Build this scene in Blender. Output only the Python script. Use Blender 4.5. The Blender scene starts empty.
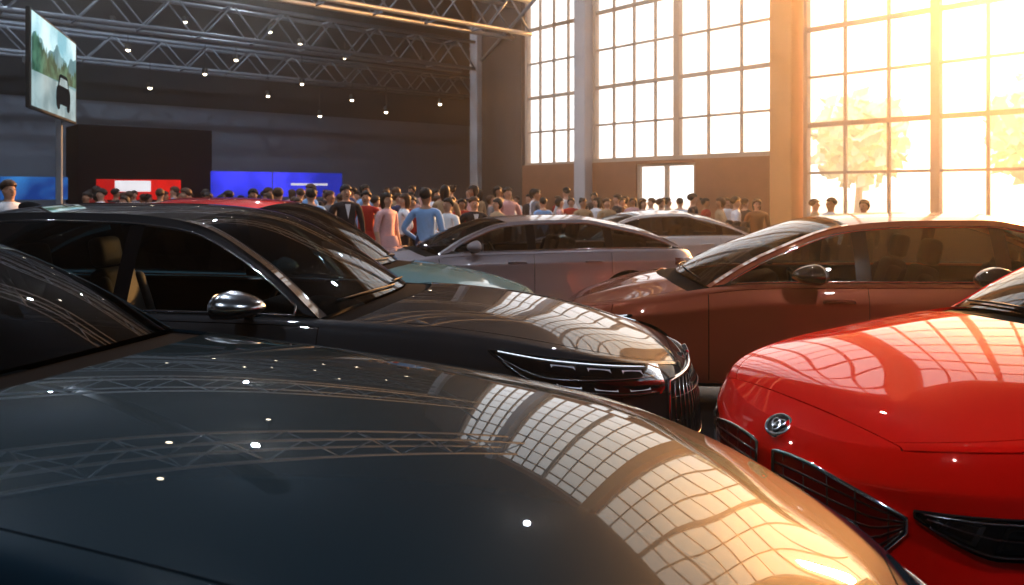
import bpy, bmesh, math, random
import numpy as np
from mathutils import Vector, Matrix, Euler
random.seed(7); np.random.seed(7)
scene=bpy.context.scene
COL=scene.collection
F=800.0; CX=512.0; Y0=193.0; CAMH=1.62
def wx(px,Y): return (px-CX)/F*Y
def wz(py,Y): return CAMH+(Y0-py)/F*Y

# ------------------------------------------------------------------ materials
MATS={}
def M(name,color=(.5,.5,.5),rough=.5,metal=0.,coat=0.,emit=None,es=0.,noise=None,spec=.5,coatr=.03):
    if name in MATS: return MATS[name]
    m=bpy.data.materials.new(name); m.use_nodes=True
    nt=m.node_tree; b=nt.nodes['Principled BSDF']
    b.inputs['Base Color'].default_value=(*color,1)
    b.inputs['Roughness'].default_value=rough
    b.inputs['Metallic'].default_value=metal
    b.inputs['Coat Weight'].default_value=coat
    b.inputs['Coat Roughness'].default_value=coatr
    b.inputs['Specular IOR Level'].default_value=spec
    if emit:
        b.inputs['Emission Color'].default_value=(*emit,1)
        b.inputs['Emission Strength'].default_value=es
    if noise:
        sc,amt=noise
        tc=nt.nodes.new('ShaderNodeTexCoord'); n=nt.nodes.new('ShaderNodeTexNoise')
        n.inputs['Scale'].default_value=sc; n.inputs['Detail'].default_value=4
        mx=nt.nodes.new('ShaderNodeMix'); mx.data_type='RGBA'
        mx.inputs[6].default_value=(*[c*(1-amt) for c in color],1)
        mx.inputs[7].default_value=(*[min(1,c*(1+amt)) for c in color],1)
        nt.links.new(tc.outputs['Object'],n.inputs['Vector'])
        nt.links.new(n.outputs['Fac'],mx.inputs[0])
        nt.links.new(mx.outputs[2],b.inputs['Base Color'])
    MATS[name]=m
    return m
def paint(name,color,metal=.3,rough=.45,coatr=.012,spec=.1):
    return M(name,color,rough,metal,1.0,noise=(700,.10),coatr=coatr,spec=spec)
def glassmat(name,tint,rough=.01,ior=1.5):
    if name in MATS: return MATS[name]
    m=bpy.data.materials.new(name); m.use_nodes=True
    nt=m.node_tree; nt.nodes.clear()
    o=nt.nodes.new('ShaderNodeOutputMaterial'); mx=nt.nodes.new('ShaderNodeMixShader')
    t=nt.nodes.new('ShaderNodeBsdfTransparent'); t.inputs[0].default_value=(*tint,1)
    g=nt.nodes.new('ShaderNodeBsdfGlossy'); g.inputs['Roughness'].default_value=rough
    g.inputs['Color'].default_value=(.95,.97,1,1)
    f=nt.nodes.new('ShaderNodeFresnel'); f.inputs[0].default_value=ior
    nt.links.new(f.outputs[0],mx.inputs[0]); nt.links.new(t.outputs[0],mx.inputs[1]); nt.links.new(g.outputs[0],mx.inputs[2])
    nt.links.new(mx.outputs[0],o.inputs[0]); MATS[name]=m
    return m
BLACK=M('black_plastic',(.010,.010,.012),.5,spec=.25)
SHELL=M('dark_shell',(.004,.004,.005),.8,spec=.1)
GLOSSBLK=M('gloss_black',(.008,.008,.01),.08,coat=1)
CHROME=M('chrome',(.82,.82,.84),.08,1.)
SILVER=M('satin_silver',(.5,.51,.53),.22,1.)
RUBBER=M('tyre_rubber',(.02,.02,.021),.75)
RIM=M('rim_alloy',(.35,.36,.38),.25,1.)
DISC=M('brake_disc',(.25,.25,.26),.35,1.)
LEATHER=M('leather_dark',(.016,.019,.022),.6,noise=(60,.25),spec=.15)
CARGLASS=glassmat('car_glass',(.14,.17,.18),.005,1.5)
CARGLASS2=glassmat('car_glass_light',(.38,.42,.43),.005,1.45)
LENS=glassmat('lens_glass',(.95,.96,.98),.01,1.3)
LED=M('led_strip',(.9,.95,1),.3,emit=(.85,.93,1),es=.7)
LAMPIN=M('lamp_reflector',(.75,.77,.8),.4,.2,emit=(.8,.88,1),es=.08)  # slight emission makes the unlit reflectors look as if they catch light
LAMPDK=M('lamp_reflector_smoked',(.10,.10,.11),.3,.5)
REDLAMP=M('tail_lamp_red',(.12,.006,.006),.12,coat=1)
GRILRED=M('grille_red',(.26,.006,.004),.25,coat=1)
GRILDK=M('grille_dark_red',(.05,.003,.003),.3,coat=1)

# ------------------------------------------------------------------ helpers
def link(o,parent=None):
    COL.objects.link(o)
    if parent is not None: o.parent=parent
    return o
def mesh_obj(name,verts,faces,mats,parent=None,smooth=True,mi=None,sharp=None):
    me=bpy.data.meshes.new(name)
    me.from_pydata([tuple(map(float,v)) for v in verts],[],[tuple(int(k) for k in f) for f in faces])
    if not isinstance(mats,(list,tuple)): mats=[mats]
    for m in mats: me.materials.append(m)
    if smooth: me.polygons.foreach_set('use_smooth',[True]*len(me.polygons))
    if mi is not None: me.polygons.foreach_set('material_index',[int(a) for a in mi])
    if sharp:
        ek={tuple(sorted(e.vertices)):e for e in me.edges}
        for s in sharp:
            e=ek.get(tuple(sorted(s)))
            if e: e.use_edge_sharp=True
    me.update()
    return link(bpy.data.objects.new(name,me),parent)
class MB:
    def __init__(s): s.v=[];s.f=[];s.m=[]
    def add(s,v,f,m=0):
        o=len(s.v); s.v+= [tuple(a) for a in v]; s.f+=[tuple(i+o for i in q) for q in f]; s.m+=[m]*len(f)
    def box(s,size,loc=(0,0,0),rot=None,bev=0.,seg=2,m=0):
        bm=bmesh.new(); bmesh.ops.create_cube(bm,size=1)
        for v in bm.verts: v.co=Vector((v.co.x*size[0],v.co.y*size[1],v.co.z*size[2]))
        if bev>0: bmesh.ops.bevel(bm,geom=bm.edges[:],offset=bev,segments=seg,profile=.5,affect='EDGES')
        R=rot if isinstance(rot,Matrix) else (Euler(rot).to_matrix() if rot else Matrix.Identity(3))
        bm.verts.index_update()
        vs=[tuple(R@v.co+Vector(loc)) for v in bm.verts]; fs=[[v.index for v in f.verts] for f in bm.faces]
        bm.free(); s.add(vs,fs,m)
    def beam(s,a,b,w,h=None,m=0):
        a=Vector(a);b=Vector(b);d=b-a;L=d.length
        if L<1e-6:return
        q=d.to_track_quat('X','Z').to_matrix()
        s.box((L,w,h or w),(a+b)/2,q,m=m)
    def tube(s,pts,r,seg=8,closed=False,m=0,cap=True):
        P=[Vector(p) for p in pts];n=len(P);vs=[];fs=[];up=None
        for i in range(n):
            if closed: t=P[(i+1)%n]-P[i-1]
            else: t=P[min(i+1,n-1)]-P[max(i-1,0)]
            if t.length<1e-9: t=Vector((1,0,0))
            t.normalize()
            if up is None: up=Vector((0,0,1)) if abs(t.z)<.9 else Vector((1,0,0))
            a=t.cross(up)
            if a.length<1e-5: a=t.orthogonal()
            a.normalize(); up=a.cross(t).normalized()
            rr=r[i] if hasattr(r,'__len__') else r
            for k in range(seg):
                an=2*math.pi*k/seg
                vs.append(P[i]+a*math.cos(an)*rr+up*math.sin(an)*rr)
        for i in range(n if closed else n-1):
            j=(i+1)%n
            for k in range(seg):
                k2=(k+1)%seg; fs.append((i*seg+k,i*seg+k2,j*seg+k2,j*seg+k))
        if not closed and cap:
            fs.append(tuple(range(seg))[::-1]); fs.append(tuple((n-1)*seg+k for k in range(seg)))
        s.add(vs,fs,m)
    def lathe(s,prof,seg=32,axis='y',loc=(0,0,0),m=0):
        vs=[];fs=[];n=len(prof)
        for k in range(seg):
            an=2*math.pi*k/seg;c,sn=math.cos(an),math.sin(an)
            for (r,h) in prof:
                if axis=='y': vs.append((loc[0]+r*c,loc[1]+h,loc[2]+r*sn))
                elif axis=='z': vs.append((loc[0]+r*c,loc[1]+r*sn,loc[2]+h))
                else: vs.append((loc[0]+h,loc[1]+r*c,loc[2]+r*sn))
        for k in range(seg):
            k2=(k+1)%seg
            for i in range(n-1): fs.append((k*n+i,k*n+i+1,k2*n+i+1,k2*n+i))
        s.add(vs,fs,m)
    def ell(s,rad,loc,seg=16,ring=10,m=0,fn=None):
        vs=[];fs=[]
        for i in range(ring+1):
            th=math.pi*i/ring
            for k in range(seg):
                ph=2*math.pi*k/seg
                p=(math.sin(th)*math.cos(ph),math.sin(th)*math.sin(ph),math.cos(th))
                p=(p[0]*rad[0],p[1]*rad[1],p[2]*rad[2])
                if fn: p=fn(p)
                vs.append((p[0]+loc[0],p[1]+loc[1],p[2]+loc[2]))
        for i in range(ring):
            for k in range(seg):
                k2=(k+1)%seg; fs.append((i*seg+k,(i+1)*seg+k,(i+1)*seg+k2,i*seg+k2))
        s.add(vs,fs,m)
    def obj(s,name,mats,parent=None,smooth=False):
        return mesh_obj(name,s.v,s.f,mats,parent,smooth,s.m)
def shade_auto(o,ang=35):
    me=o.data
    bm=bmesh.new(); bm.from_mesh(me)
    bmesh.ops.remove_doubles(bm,verts=bm.verts[:],dist=1e-6)
    for f in bm.faces: f.smooth=True
    for e in bm.edges:
        if len(e.link_faces)==2 and e.calc_face_angle(0)>math.radians(ang): e.smooth=False
    bm.to_mesh(me); bm.free()
def tag(o,label,cat,group=None):
    o['label']=label; o['category']=cat
    if group: o['group']=group
def empty(name,loc=(0,0,0),rz=0.):
    o=bpy.data.objects.new(name,None); o.location=loc; o.rotation_euler=(0,0,rz); o.empty_display_size=.2
    COL.objects.link(o); return o

def pchip(xs,ys,x):
    xs=np.array(xs,float);ys=np.array(ys,float);x=np.asarray(x,float)
    h=np.diff(xs);d=np.diff(ys)/h;m=np.zeros(len(xs))
    for k in range(1,len(xs)-1):
        if d[k-1]*d[k]>0:
            w1=2*h[k]+h[k-1];w2=h[k]+2*h[k-1]; m[k]=(w1+w2)/(w1/d[k-1]+w2/d[k])
    m[0]=d[0];m[-1]=d[-1]
    i=np.clip(np.searchsorted(xs,x)-1,0,len(xs)-2)
    t=np.clip((x-xs[i])/h[i],0,1)
    return ys[i]*(1+2*t)*(1-t)**2+m[i]*h[i]*t*(1-t)**2+ys[i+1]*t*t*(3-2*t)+m[i+1]*h[i]*t*t*(t-1)
def smoothkeys(xs,ys,sig=.06,sig2=None,w0=.12):
    X=np.linspace(xs[0],xs[-1],1600);Yv=pchip(xs,ys,X);dx=X[1]-X[0]
    def sm(sg):
        k=int(3*sg/dx)+1
        ker=np.exp(-.5*(np.arange(-k,k+1)*dx/sg)**2);ker/=ker.sum()
        L=Yv[0]-(Yv[1:k+1][::-1]-Yv[0]); R=Yv[-1]-(Yv[-k-1:-1][::-1]-Yv[-1])
        return np.convolve(np.concatenate([L,Yv,R]),ker,'valid')
    S=sm(sig)
    if sig2:
        w=np.clip((X-w0)/.5,0,1)*np.clip((X[-1]-.3-X)/.4,0,1);w=w*w*(3-2*w)
        S=S*(1-w)+sm(sig2)*w
    return lambda q: np.interp(q,X,S)

# ------------------------------------------------------------------ CAR
WHEEL_CACHE={}
def wheel_meshes():
    if WHEEL_CACHE: return WHEEL_CACHE
    t=MB()
    t.lathe([(.225,-.095),(.25,-.11),(.30,-.115),(.325,-.10),(.335,-.07),(.338,0),(.335,.07),(.325,.10),(.30,.115),(.25,.11),(.225,.095),(.225,-.095)],48)
    o=t.obj('wheel',RUBBER,smooth=True); WHEEL_CACHE['tyre']=o.data; bpy.data.objects.remove(o)
    r=MB()
    r.lathe([(.222,-.09),(.24,-.10),(.245,-.095),(.232,-.085),(.215,-.07),(.205,.08),(.235,.1),(.222,.09)],48)
    r.lathe([(.0,.085),(.045,.083),(.055,.075),(.06,.05),(.06,.0)],20)
    for k in range(10):
        a=2*math.pi*k/10
        for da in(-.10,.10):
            p0=(.05*math.cos(a),.06,.05*math.sin(a)); p1=(.228*math.cos(a+da),.085,.228*math.sin(a+da))
            r.beam(p0,p1,.018,.03)
    o=r.obj('rim',RIM); shade_auto(o,40); WHEEL_CACHE['rim']=o.data; bpy.data.objects.remove(o)
    d=MB(); d.lathe([(0,.0),(.16,.0),(.165,.005),(.165,.02),(0,.02)],32)
    o=d.obj('brake_disc',DISC); WHEEL_CACHE['disc']=o.data; bpy.data.objects.remove(o)
    return WHEEL_CACHE

def seat(parent,x,y,z,mat,w=.50,name='seat'):
    b=MB()
    b.box((.52,w,.16),(x,y,z+.02),(0,math.radians(-6),0),.05,3)
    for s in(-1,1):
        b.box((.48,.09,.12),(x,y+s*(w/2-.05),z+.10),(0,math.radians(-6),0),.04,3)
        b.box((.12,.10,.52),(x-.30,y+s*(w/2-.05),z+.36),(0,math.radians(-18),0),.045,3)
    b.box((.13,w-.12,.62),(x-.33,y,z+.36),(0,math.radians(-18),0),.05,3)
    if w<.8: b.box((.10,.27,.20),(x-.46,y,z+.76),(0,math.radians(-12),0),.045,3)
    else:
        for s in(-1,0,1): b.box((.09,.24,.12),(x-.44,y+s*.4,z+.68),(0,math.radians(-12),0),.04,3)
    o=b.obj(name,mat,parent); shade_auto(o,60); return o

def build_car(name,label,nose,yaw_deg,P):
    L=P.get('L',4.8);W=P.get('W',1.88);H=P.get('H',1.44)
    dW=P.get('dW',1.6); cab=P.get('cab',2.95); dD=dW+cab
    pm=P['paint']; roofm=P.get('roofpaint',pm); glass=P.get('glass',CARGLASS); trim=P.get('trim',CHROME)
    k=P.get('k',1.0)
    yaw=math.radians(yaw_deg); fw=Vector((math.cos(yaw),math.sin(yaw),0))
    c=Vector((nose[0],nose[1],0))-fw*(L/2)
    root=empty('car',c,yaw); tag(root,label,'car')
    Hw=W/2-.065
    af=P.get('af',.8);ar=.6;n=P.get('nexp',2.5)
    th=np.linspace(0,math.pi/2,400)
    cf=np.clip(np.cos(th),0,1)**(2/n);sf=np.clip(np.sin(th),0,1)**(2/n)
    xo=np.concatenate([L/2-af*(1-cf),np.linspace(L/2-af,-L/2+ar,300)[1:-1],(-L/2+ar*(1-cf))[::-1]])
    yo=np.concatenate([Hw*sf,np.full(298,Hw),(Hw*sf)[::-1]])
    d=L/2-xo
    yo=yo*(1-.05*np.clip((d-L*.5)/(L*.5),-1,1)**2)
    arc=np.concatenate([[0],np.cumsum(np.hypot(np.diff(xo),np.diff(yo)))])
    def s_of_d(dd): return np.interp(dd,L/2-xo,arc)
    wf=P.get('wf',.90);wr=P.get('wr',.98)
    dh0=P.get('hood0',.10)
    dDf=P.get('doorf',dW-.05)
    ddoor=[dDf,dDf+1.08,dDf+2.0]
    keysd=[dh0,P.get('bump',.42),dW-.16,dW,ddoor[0],ddoor[1],ddoor[2],dW+.78,dD-.75,dD,L-.12]
    ks=sorted(set([round(float(s_of_d(q)),4) for q in keysd]))
    ks=[0]+ks+[float(arc[-1])]
    S=[]
    step=P.get('step',.05)
    for a,b in zip(ks[:-1],ks[1:]):
        if b-a<1e-3: continue
        m=max(1,int(round((b-a)/step))); S+=list(np.linspace(a,b,m,endpoint=False))
    S.append(ks[-1]); S=np.array(S); NI=len(S)
    X=np.interp(S,arc,xo);Y=np.interp(S,arc,yo);D=L/2-X
    Y[0]=0;Y[-1]=0
    e=.012
    tx=np.interp(np.clip(S+e,0,arc[-1]),arc,xo)-np.interp(np.clip(S-e,0,arc[-1]),arc,xo)
    ty=np.interp(np.clip(S+e,0,arc[-1]),arc,yo)-np.interp(np.clip(S-e,0,arc[-1]),arc,yo)
    ln=np.hypot(tx,ty);Nx=ty/ln;Ny=-tx/ln
    Nx[0]=1;Ny[0]=0;Nx[-1]=-1;Ny[-1]=0
    def col(dd): return int(np.argmin(np.abs(S-s_of_d(dd))))
    zn=P.get('zn',.70);zc_=P.get('zcowl',.955);sg1,sg2=P.get('sig',(.06,.2))
    zsh=smoothkeys([0,.04,.12,.3,.7,1.2,dW,dW+.9,dW+2,L-.35,L-.1,L],
        [zn*k,(zn+.02)*k,(zn+.05)*k,(zn+.085)*k,(zn+(zc_-zn)*.58)*k,(zn+(zc_-zn)*(.82 if dW<2 else .74))*k,zc_*k,(zc_+.02)*k,(zc_+.035)*k,P.get('ztail',.985)*k,(P.get('ztail',.985)-.04)*k,(P.get('ztail',.985)-.11)*k],sg1,sg2)
    cr=smoothkeys([0,.04,.12,.3,.8,dW,dW+1,dD,L-.4,L],[0,.012,.028,.048,.075,.07,.05,.045,.035,0],sg1,sg2)
    rg=P.get('ridge',.014)
    rid=smoothkeys([0,.15,.5,dW-.3,dW+.2,dD,L],[0,.3*rg,rg,rg,0,0,0],.05,.12)
    bowk=P.get('bow',.26)
    bow=smoothkeys([0,.25,dW-.1,dW+.8,dW+1.6,dD-.8,dD,L-.3,L],[0,.02,bowk,.07,0,-.06,-.16,-.1,0],.08,.15)
    zb=smoothkeys([0,.7,L-.8,L],[.19,.21,.22,.25],.05)
    if P.get('softhood'):
        TV=[0,.14,.28,.42,.56,.70,.84,.94];RG=[-.2,-.1,.2,.8,1.,.6,.15,0]
    else:
        TV=[0,.20,.38,.50,.56,.66,.82,.94];RG=[-.4,-.25,.2,1,1,.3,0,0]
    SD=[(0,0),(.07,.028),(.16,.054),(.18,.058),(.30,.048),(.50,.056),(.70,.064),(.85,.062),(.93,.045),(1.,.005),(1.,-.35)]
    nh=len(TV)+len(SD)
    C=np.zeros((NI,nh,3))
    Z=zsh(D);CR=cr(D);RI=rid(D);BO=bow(D);ZB=zb(D)
    for a,(v,g) in enumerate(zip(TV,RG)):
        C[:,a,0]=X+BO*(1-v*v);C[:,a,1]=v*Y;C[:,a,2]=Z+CR*(1-v**2.05)+RI*g
    for b,(dr,of) in enumerate(SD):
        a=len(TV)+b
        o=of
        C[:,a,0]=X+Nx*o;C[:,a,1]=np.maximum(Y+Ny*o,0) if o<0 else Y+Ny*o;C[:,a,2]=Z-dr*(Z-ZB)
    KS=3
    full=np.concatenate([C[:,::-1]*np.array([1,-1,1]),C[:,1:]],1)
    pad=np.concatenate([full[:,:1],full,full[:,-1:]],1)
    nf=full.shape[1]
    rows=[]
    for r in range((nf-1)*KS+1):
        q=r/KS;cI=min(int(q),nf-2);t=q-cI
        B=[(1-t)**3/6,(3*t**3-6*t*t+4)/6,(-3*t**3+3*t*t+3*t+1)/6,t**3/6]
        p=B[0]*pad[:,cI]+B[1]*pad[:,cI+1]+B[2]*pad[:,cI+2]+(B[3]*pad[:,min(cI+3,nf+1)])
        rows.append(p)
    G=np.stack(rows,1)
    NR=G.shape[1]; mid=(nh-1)*KS
    def rk(kap): return int(round(kap*KS))
    vid={};VV=[]
    ID=np.zeros((NI,NR),int)
    for i in range(NI):
        for j in range(NR):
            key=tuple(np.round(G[i,j],5)) if i in(0,NI-1) else (i,j)
            if key not in vid: vid[key]=len(VV);VV.append(G[i,j])
            ID[i,j]=vid[key]
    VV=np.array(VV)
    FC={}
    for i in range(NI-1):
        for j in range(NR-1):
            q=[ID[i,j],ID[i,j+1],ID[i+1,j+1],ID[i+1,j]]
            u=[]
            for w in q:
                if w not in u: u.append(w)
            if len(u)>=3: FC[(i,j)]=u
    def fnorm(u):
        p=VV[u]; nn=np.zeros(3)
        for a in range(1,len(u)-1): nn+=np.cross(p[a]-p[0],p[a+1]-p[0])
        return nn
    tst=fnorm(FC[(NI//3,mid)])
    if tst[2]<0:
        for kk in FC: FC[kk]=FC[kk][::-1]
    zw=.338;Ra=P.get('Ra',.385)
    dead=set()
    for xw in(L/2-wf,-L/2+wr):
        for kk,u in FC.items():
            p=VV[u].mean(0)
            if abs(p[1])>.45 and math.hypot(p[0]-xw,p[2]-zw)<Ra: dead.add(kk)
    dv=set();kv=set()
    for kk,u in FC.items(): (dv if kk in dead else kv).update(u)
    for w in dv&kv:
        p=VV[w]
        for xw in(L/2-wf,-L/2+wr):
            dx,dz=p[0]-xw,p[2]-zw;r=math.hypot(dx,dz)
            if r<Ra+.12 and abs(p[1])>.45: VV[w]=np.array([xw+dx/r*Ra,p[1],zw+dz/r*Ra])
    ecount={}
    for kk,u in FC.items():
        if kk in dead: continue
        for a in range(len(u)):
            ee=tuple(sorted((u[a],u[(a+1)%len(u)]))); ecount[ee]=ecount.get(ee,0)+1
    VN=np.zeros_like(VV)
    for kk,u in FC.items():
        nn=fnorm(u)
        for w in u: VN[w]+=nn
    VN/=np.maximum(np.linalg.norm(VN,axis=1,keepdims=True),1e-9)
    iH0,iB,iC,iW,iD=[col(q) for q in(dh0,P.get('bump',.42),dW-.16,dW,dD)]
    idr=[col(q) for q in ddoor];iT=col(L-.12)
    je=rk(6.67)
    def regionof(i,j):
        kq=abs(j+.5-mid)/KS
        side='l' if j>=mid else 'r'
        if kq<7 and iW<=i<iD: return None
        if kq<je/KS:
            if iH0<=i<iC: return 'hood'
            if iC<=i<iW: return 'cowl'
            if iD+2<=i<iT: return 'trunk_lid'
        elif kq<7 and iC<=i<iW: return 'cowl'
        if kq>16.0: return 'sill'
        if 8.34<kq<15.67:
            if idr[0]<=i<idr[1]: return 'door_'+side+'0'
            if idr[1]<=i<idr[2]: return 'door_'+side+'1'
        if i<iB and kq>=8.0: return 'front_bumper'
        if i<iH0: return 'front_bumper'
        return 'body'
    REG={}
    for kk,u in FC.items():
        if kk in dead: continue
        r=regionof(*kk)
        if r: REG.setdefault(r,[]).append(u)
    def panel(faces,nm,mat,gap=.0028,lip=.012,par=root):
        vm={};vs=[];fs=[]
        acc={}
        ec={}
        for u in faces:
            cpt=VV[u].mean(0)
            for a in range(len(u)):
                w=u[a]
                if w not in vm: vm[w]=len(vs);vs.append(VV[w].copy());acc[w]=[]
                acc[w].append(cpt)
                e2=(u[a],u[(a+1)%len(u)]);se=tuple(sorted(e2))
                ec.setdefault(se,[]).append(e2)
            fs.append([vm[w] for w in u])
        be=[v2[0] for v2 in ec.values() if len(v2)==1]
        bv=set(w for e3 in be for w in e3)
        low={}
        for w in bv:
            dr=np.mean(acc[w],0)-VV[w];dr-=VN[w]*dr.dot(VN[w]);l=np.linalg.norm(dr)
            if l>1e-6: vs[vm[w]]=VV[w]+dr/l*gap
            low[w]=len(vs);vs.append(vs[vm[w]]-VN[w]*lip)
        sharp=[]
        for a,b in be:
            fs.append([vm[b],vm[a],low[a],low[b]]);sharp.append((vm[a],vm[b]))
        return mesh_obj(nm,vs,fs,mat,par,True,sharp=sharp)
    names={'hood':('hood',pm),'cowl':('cowl_panel',BLACK),'trunk_lid':('trunk_lid',pm),'sill':('sill',BLACK),
           'front_bumper':('front_bumper',pm),'body':('body_panel',pm)}
    doors={}
    for r,fcs in REG.items():
        if r.startswith('door'):
            doors[r]=panel(fcs,'door',pm)
        else:
            nm,mt=names[r]; o=panel(fcs,nm,mt,gap=.0028 if r!='cowl' else .0)
            if r=='cowl': o.location.z=-.022
    allf=[u for r,fcs in REG.items() for u in fcs]
    vm={};vs=[];fs=[]
    for u in allf:
        for w in u:
            if w not in vm: vm[w]=len(vs);vs.append(VV[w]-VN[w]*.016)
        fs.append([vm[w] for w in u])
    for ee,cn in ecount.items():
        if cn==1:
            a,b=ee
            if a in (dv&kv) and b in (dv&kv) and a in vm and b in vm:
                s=np.sign(VV[a][1]); o=len(vs)
                pa=VV[a].copy();pb=VV[b].copy();pa2=pa.copy();pb2=pb.copy();pa2[1]=s*.52;pb2[1]=s*.52
                pa[1]-=s*.004;pb[1]-=s*.004
                vs+= [pa,pb,pb2,pa2]; fs.append([o,o+1,o+2,o+3])
    o=len(vs);zf=.24
    vs+=[(L/2-.35,-.62,zf),(L/2-.35,.62,zf),(-L/2+.3,.62,zf),(-L/2+.3,-.62,zf)];fs.append([o,o+1,o+2,o+3])
    mesh_obj('underbody',vs,fs,SHELL,root,False)
    # --- greenhouse
    qi=list(range(iW,iD+1));NQ=len(qi)
    jb=mid+rk(7)
    Bs=G[qi][:,jb];xq=Bs[:,0];dq=D[qi]-dW
    zbel=Bs[:,2];ybel=np.abs(Bs[:,1])
    cl=cab
    rise=smoothkeys(*P.get('rise',([0,.35,.75,1.15,1.7,cl-.95,cl-.45,cl],[0,.52,.90,.985,1.0,.86,.52,0])),.05)(dq)
    rise[0]=0;rise[-1]=0
    Hr=H-.045
    zr=zbel+(Hr-zbel)*rise
    tum=P.get('tum',.27)
    yr=ybel*(1-tum*rise)
    xr=xq.copy()
    ctr=G[qi][:,mid]
    bq=smoothkeys([0,.8,1.5,cl-.8,cl],[ctr[0][0]-xq[0],.10,.0,-.05,ctr[-1][0]-xq[-1]],.08)(dq)
    cq=smoothkeys([0,.8,1.6,cl-.7,cl],[ctr[0][2]-zbel[0],.05,.045,.05,ctr[-1][2]-zbel[-1]],.08)(dq)
    vv=np.array(list(np.linspace(-1,-.94,2))+list(np.linspace(-.94,.94,23))[1:-1]+list(np.linspace(.94,1,2)))
    T=np.zeros((NQ,len(vv),3))
    for a,v in enumerate(vv):
        T[:,a,0]=xr+bq*(1-v*v);T[:,a,1]=v*yr;T[:,a,2]=zr+cq*(1-abs(v)**2.4)
    q1=min(range(NQ),key=lambda a:abs(dq[a]-P.get('wsrun',.78)));q2=min(range(NQ),key=lambda a:abs(dq[a]-(cl-P.get('rwrun',.78))))
    def gridmesh(nm,A,mat,q0,qe,a0,a1,par=root,flip=False):
        sub=A[q0:qe+1,a0:a1+1];nq,na=sub.shape[:2]
        v=sub.reshape(-1,3);f=[]
        for q in range(nq-1):
            for a in range(na-1):
                t=[q*na+a,(q+1)*na+a,(q+1)*na+a+1,q*na+a+1]
                f.append(t if not flip else t[::-1])
        return mesh_obj(nm,v,f,mat,par,True)
    nv=len(vv)
    gridmesh('windshield',T,P.get('wsglass',glass),0,q1,1,nv-2,flip=True)
    gridmesh('rear_window',T,glass,q2,NQ-1,1,nv-2,flip=True)
    gridmesh('roof',T,GLOSSBLK if P.get('panoroof') else roofm,q1,q2,0,nv-1,flip=True)
    NT=8;wband=P.get('wband',.05)
    qB=[min(range(NQ),key=lambda a:abs(D[qi[a]]-ddoor[1]))]
    qB.append(min(range(NQ),key=lambda a:abs(D[qi[a]]-ddoor[2])))
    for s in(1,-1):
        base=Bs.copy();base[:,1]=ybel*s
        top=np.stack([xr,yr*s,zr],1)
        Hh=np.maximum(np.linalg.norm(top-base,axis=1),1e-5)
        lo=np.minimum(.012/Hh,.4);up=np.maximum(1-wband/Hh,lo+1e-3)
        def pt(t):
            p=base+(top-base)*t[:,None]; p[:,1]+=s*.10*Hh*t*(1-t)*1.0
            return p
        SG=np.stack([pt(lo+(up-lo)*a/NT) for a in range(NT+1)],1)
        valid=[q for q in range(NQ) if Hh[q]>wband+.03]
        qa,qz=valid[0],valid[-1]
        fl=(s==1)
        UB=np.stack([pt(up),pt((up+1)/2),pt(np.ones(NQ))],1)
        v=UB.reshape(-1,3);mbv=MB()
        f=[]
        for q in range(NQ-1):
            for a in range(2):
                t=[q*3+a,(q+1)*3+a,(q+1)*3+a+1,q*3+a+1];f.append(t if not fl else t[::-1])
        mbv.add([tuple(x) for x in v],f)
        for (qs,qe) in((0,q1),(q2,NQ-1)):
            a0=nv-2 if s==1 else 0
            sub=T[qs:qe+1,a0:a0+2];f=[]
            for q in range(qe-qs): f.append([q*2,q*2+1,(q+1)*2+1,(q+1)*2])
            mbv.add([tuple(x) for x in sub.reshape(-1,3)],f)
        o=mbv.obj('roof_pillar',P.get('pillarpaint',roofm),root,True)
        bm=bmesh.new();bm.from_mesh(o.data);bmesh.ops.remove_doubles(bm,verts=bm.verts[:],dist=1e-4);bm.to_mesh(o.data);bm.free()
        segs=[(qa,qB[0]-1,'front'),(qB[0]+1,qB[1]-1,'rear'),(qB[1]+1,qz,'quarter')]
        for (a,b,kd) in segs:
            if b-a<1: continue
            if kd=='front' and P.get('open_window') and s==P['open_window']: continue
            gridmesh('side_window',SG,P.get('sideglass',glass),a,b,0,NT,flip=fl)
        for qb in qB:
            if qb+1<=qz: gridmesh('door_pillar',SG+np.array([0,s*.003,0]),GLOSSBLK,qb-1,qb+1,0,NT,flip=fl)
        tb=MB();off=np.array([0,s*.006,0])
        up_line=[tuple(pt(up)[q]+off) for q in range(qa,qz+1)]
        lo_line=[tuple(pt(lo)[q]+off) for q in range(qa,qz+1)]
        tb.tube(up_line+lo_line[::-1],.0075,6,closed=True)
        tb.obj('window_trim',trim if not P.get('darktrim') else GLOSSBLK,root,True)
        if s in P.get('nomirror',()): continue
        xm=L/2-dW-P.get('mirr',.36);im=int(np.argmin(np.abs(xq-xm)));bx=base[im]
        mz=bx[2]+.075;my=abs(bx[1])+.21;ms=P.get('mscale',(.11,.135,.078))
        mm=MB()
        def mf(p):
            x,y,z=p
            if x<0:x*=.45
            if z<0: z*=.8
            z*=1-.25*max(0,x)/ms[0]
            return (x-.15*abs(y),y,z)
        mm.ell(ms,(bx[0]+.02,s*my,mz),28,16,fn=mf)
        mo=mm.obj('mirror',P.get('mirrormat',pm),root,True)
        ma=MB();ma.box((.05,.20,.025),(bx[0]+.03,s*(abs(bx[1])+.09),bx[2]+.03),(s*.35,0,0),.01,2)
        ma.obj('mirror_arm',BLACK,mo)
        mg=MB();mg.ell((.004,.115,.062),(bx[0]-.045,s*my,mz),20,8)
        mg.obj('mirror_glass',CHROME,mo,True)
    jl=[mid+j for j in range(rk(8),rk(17)+1)]
    GL=G[:,jl]
    ST=S;STOT=S[-1]
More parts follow.
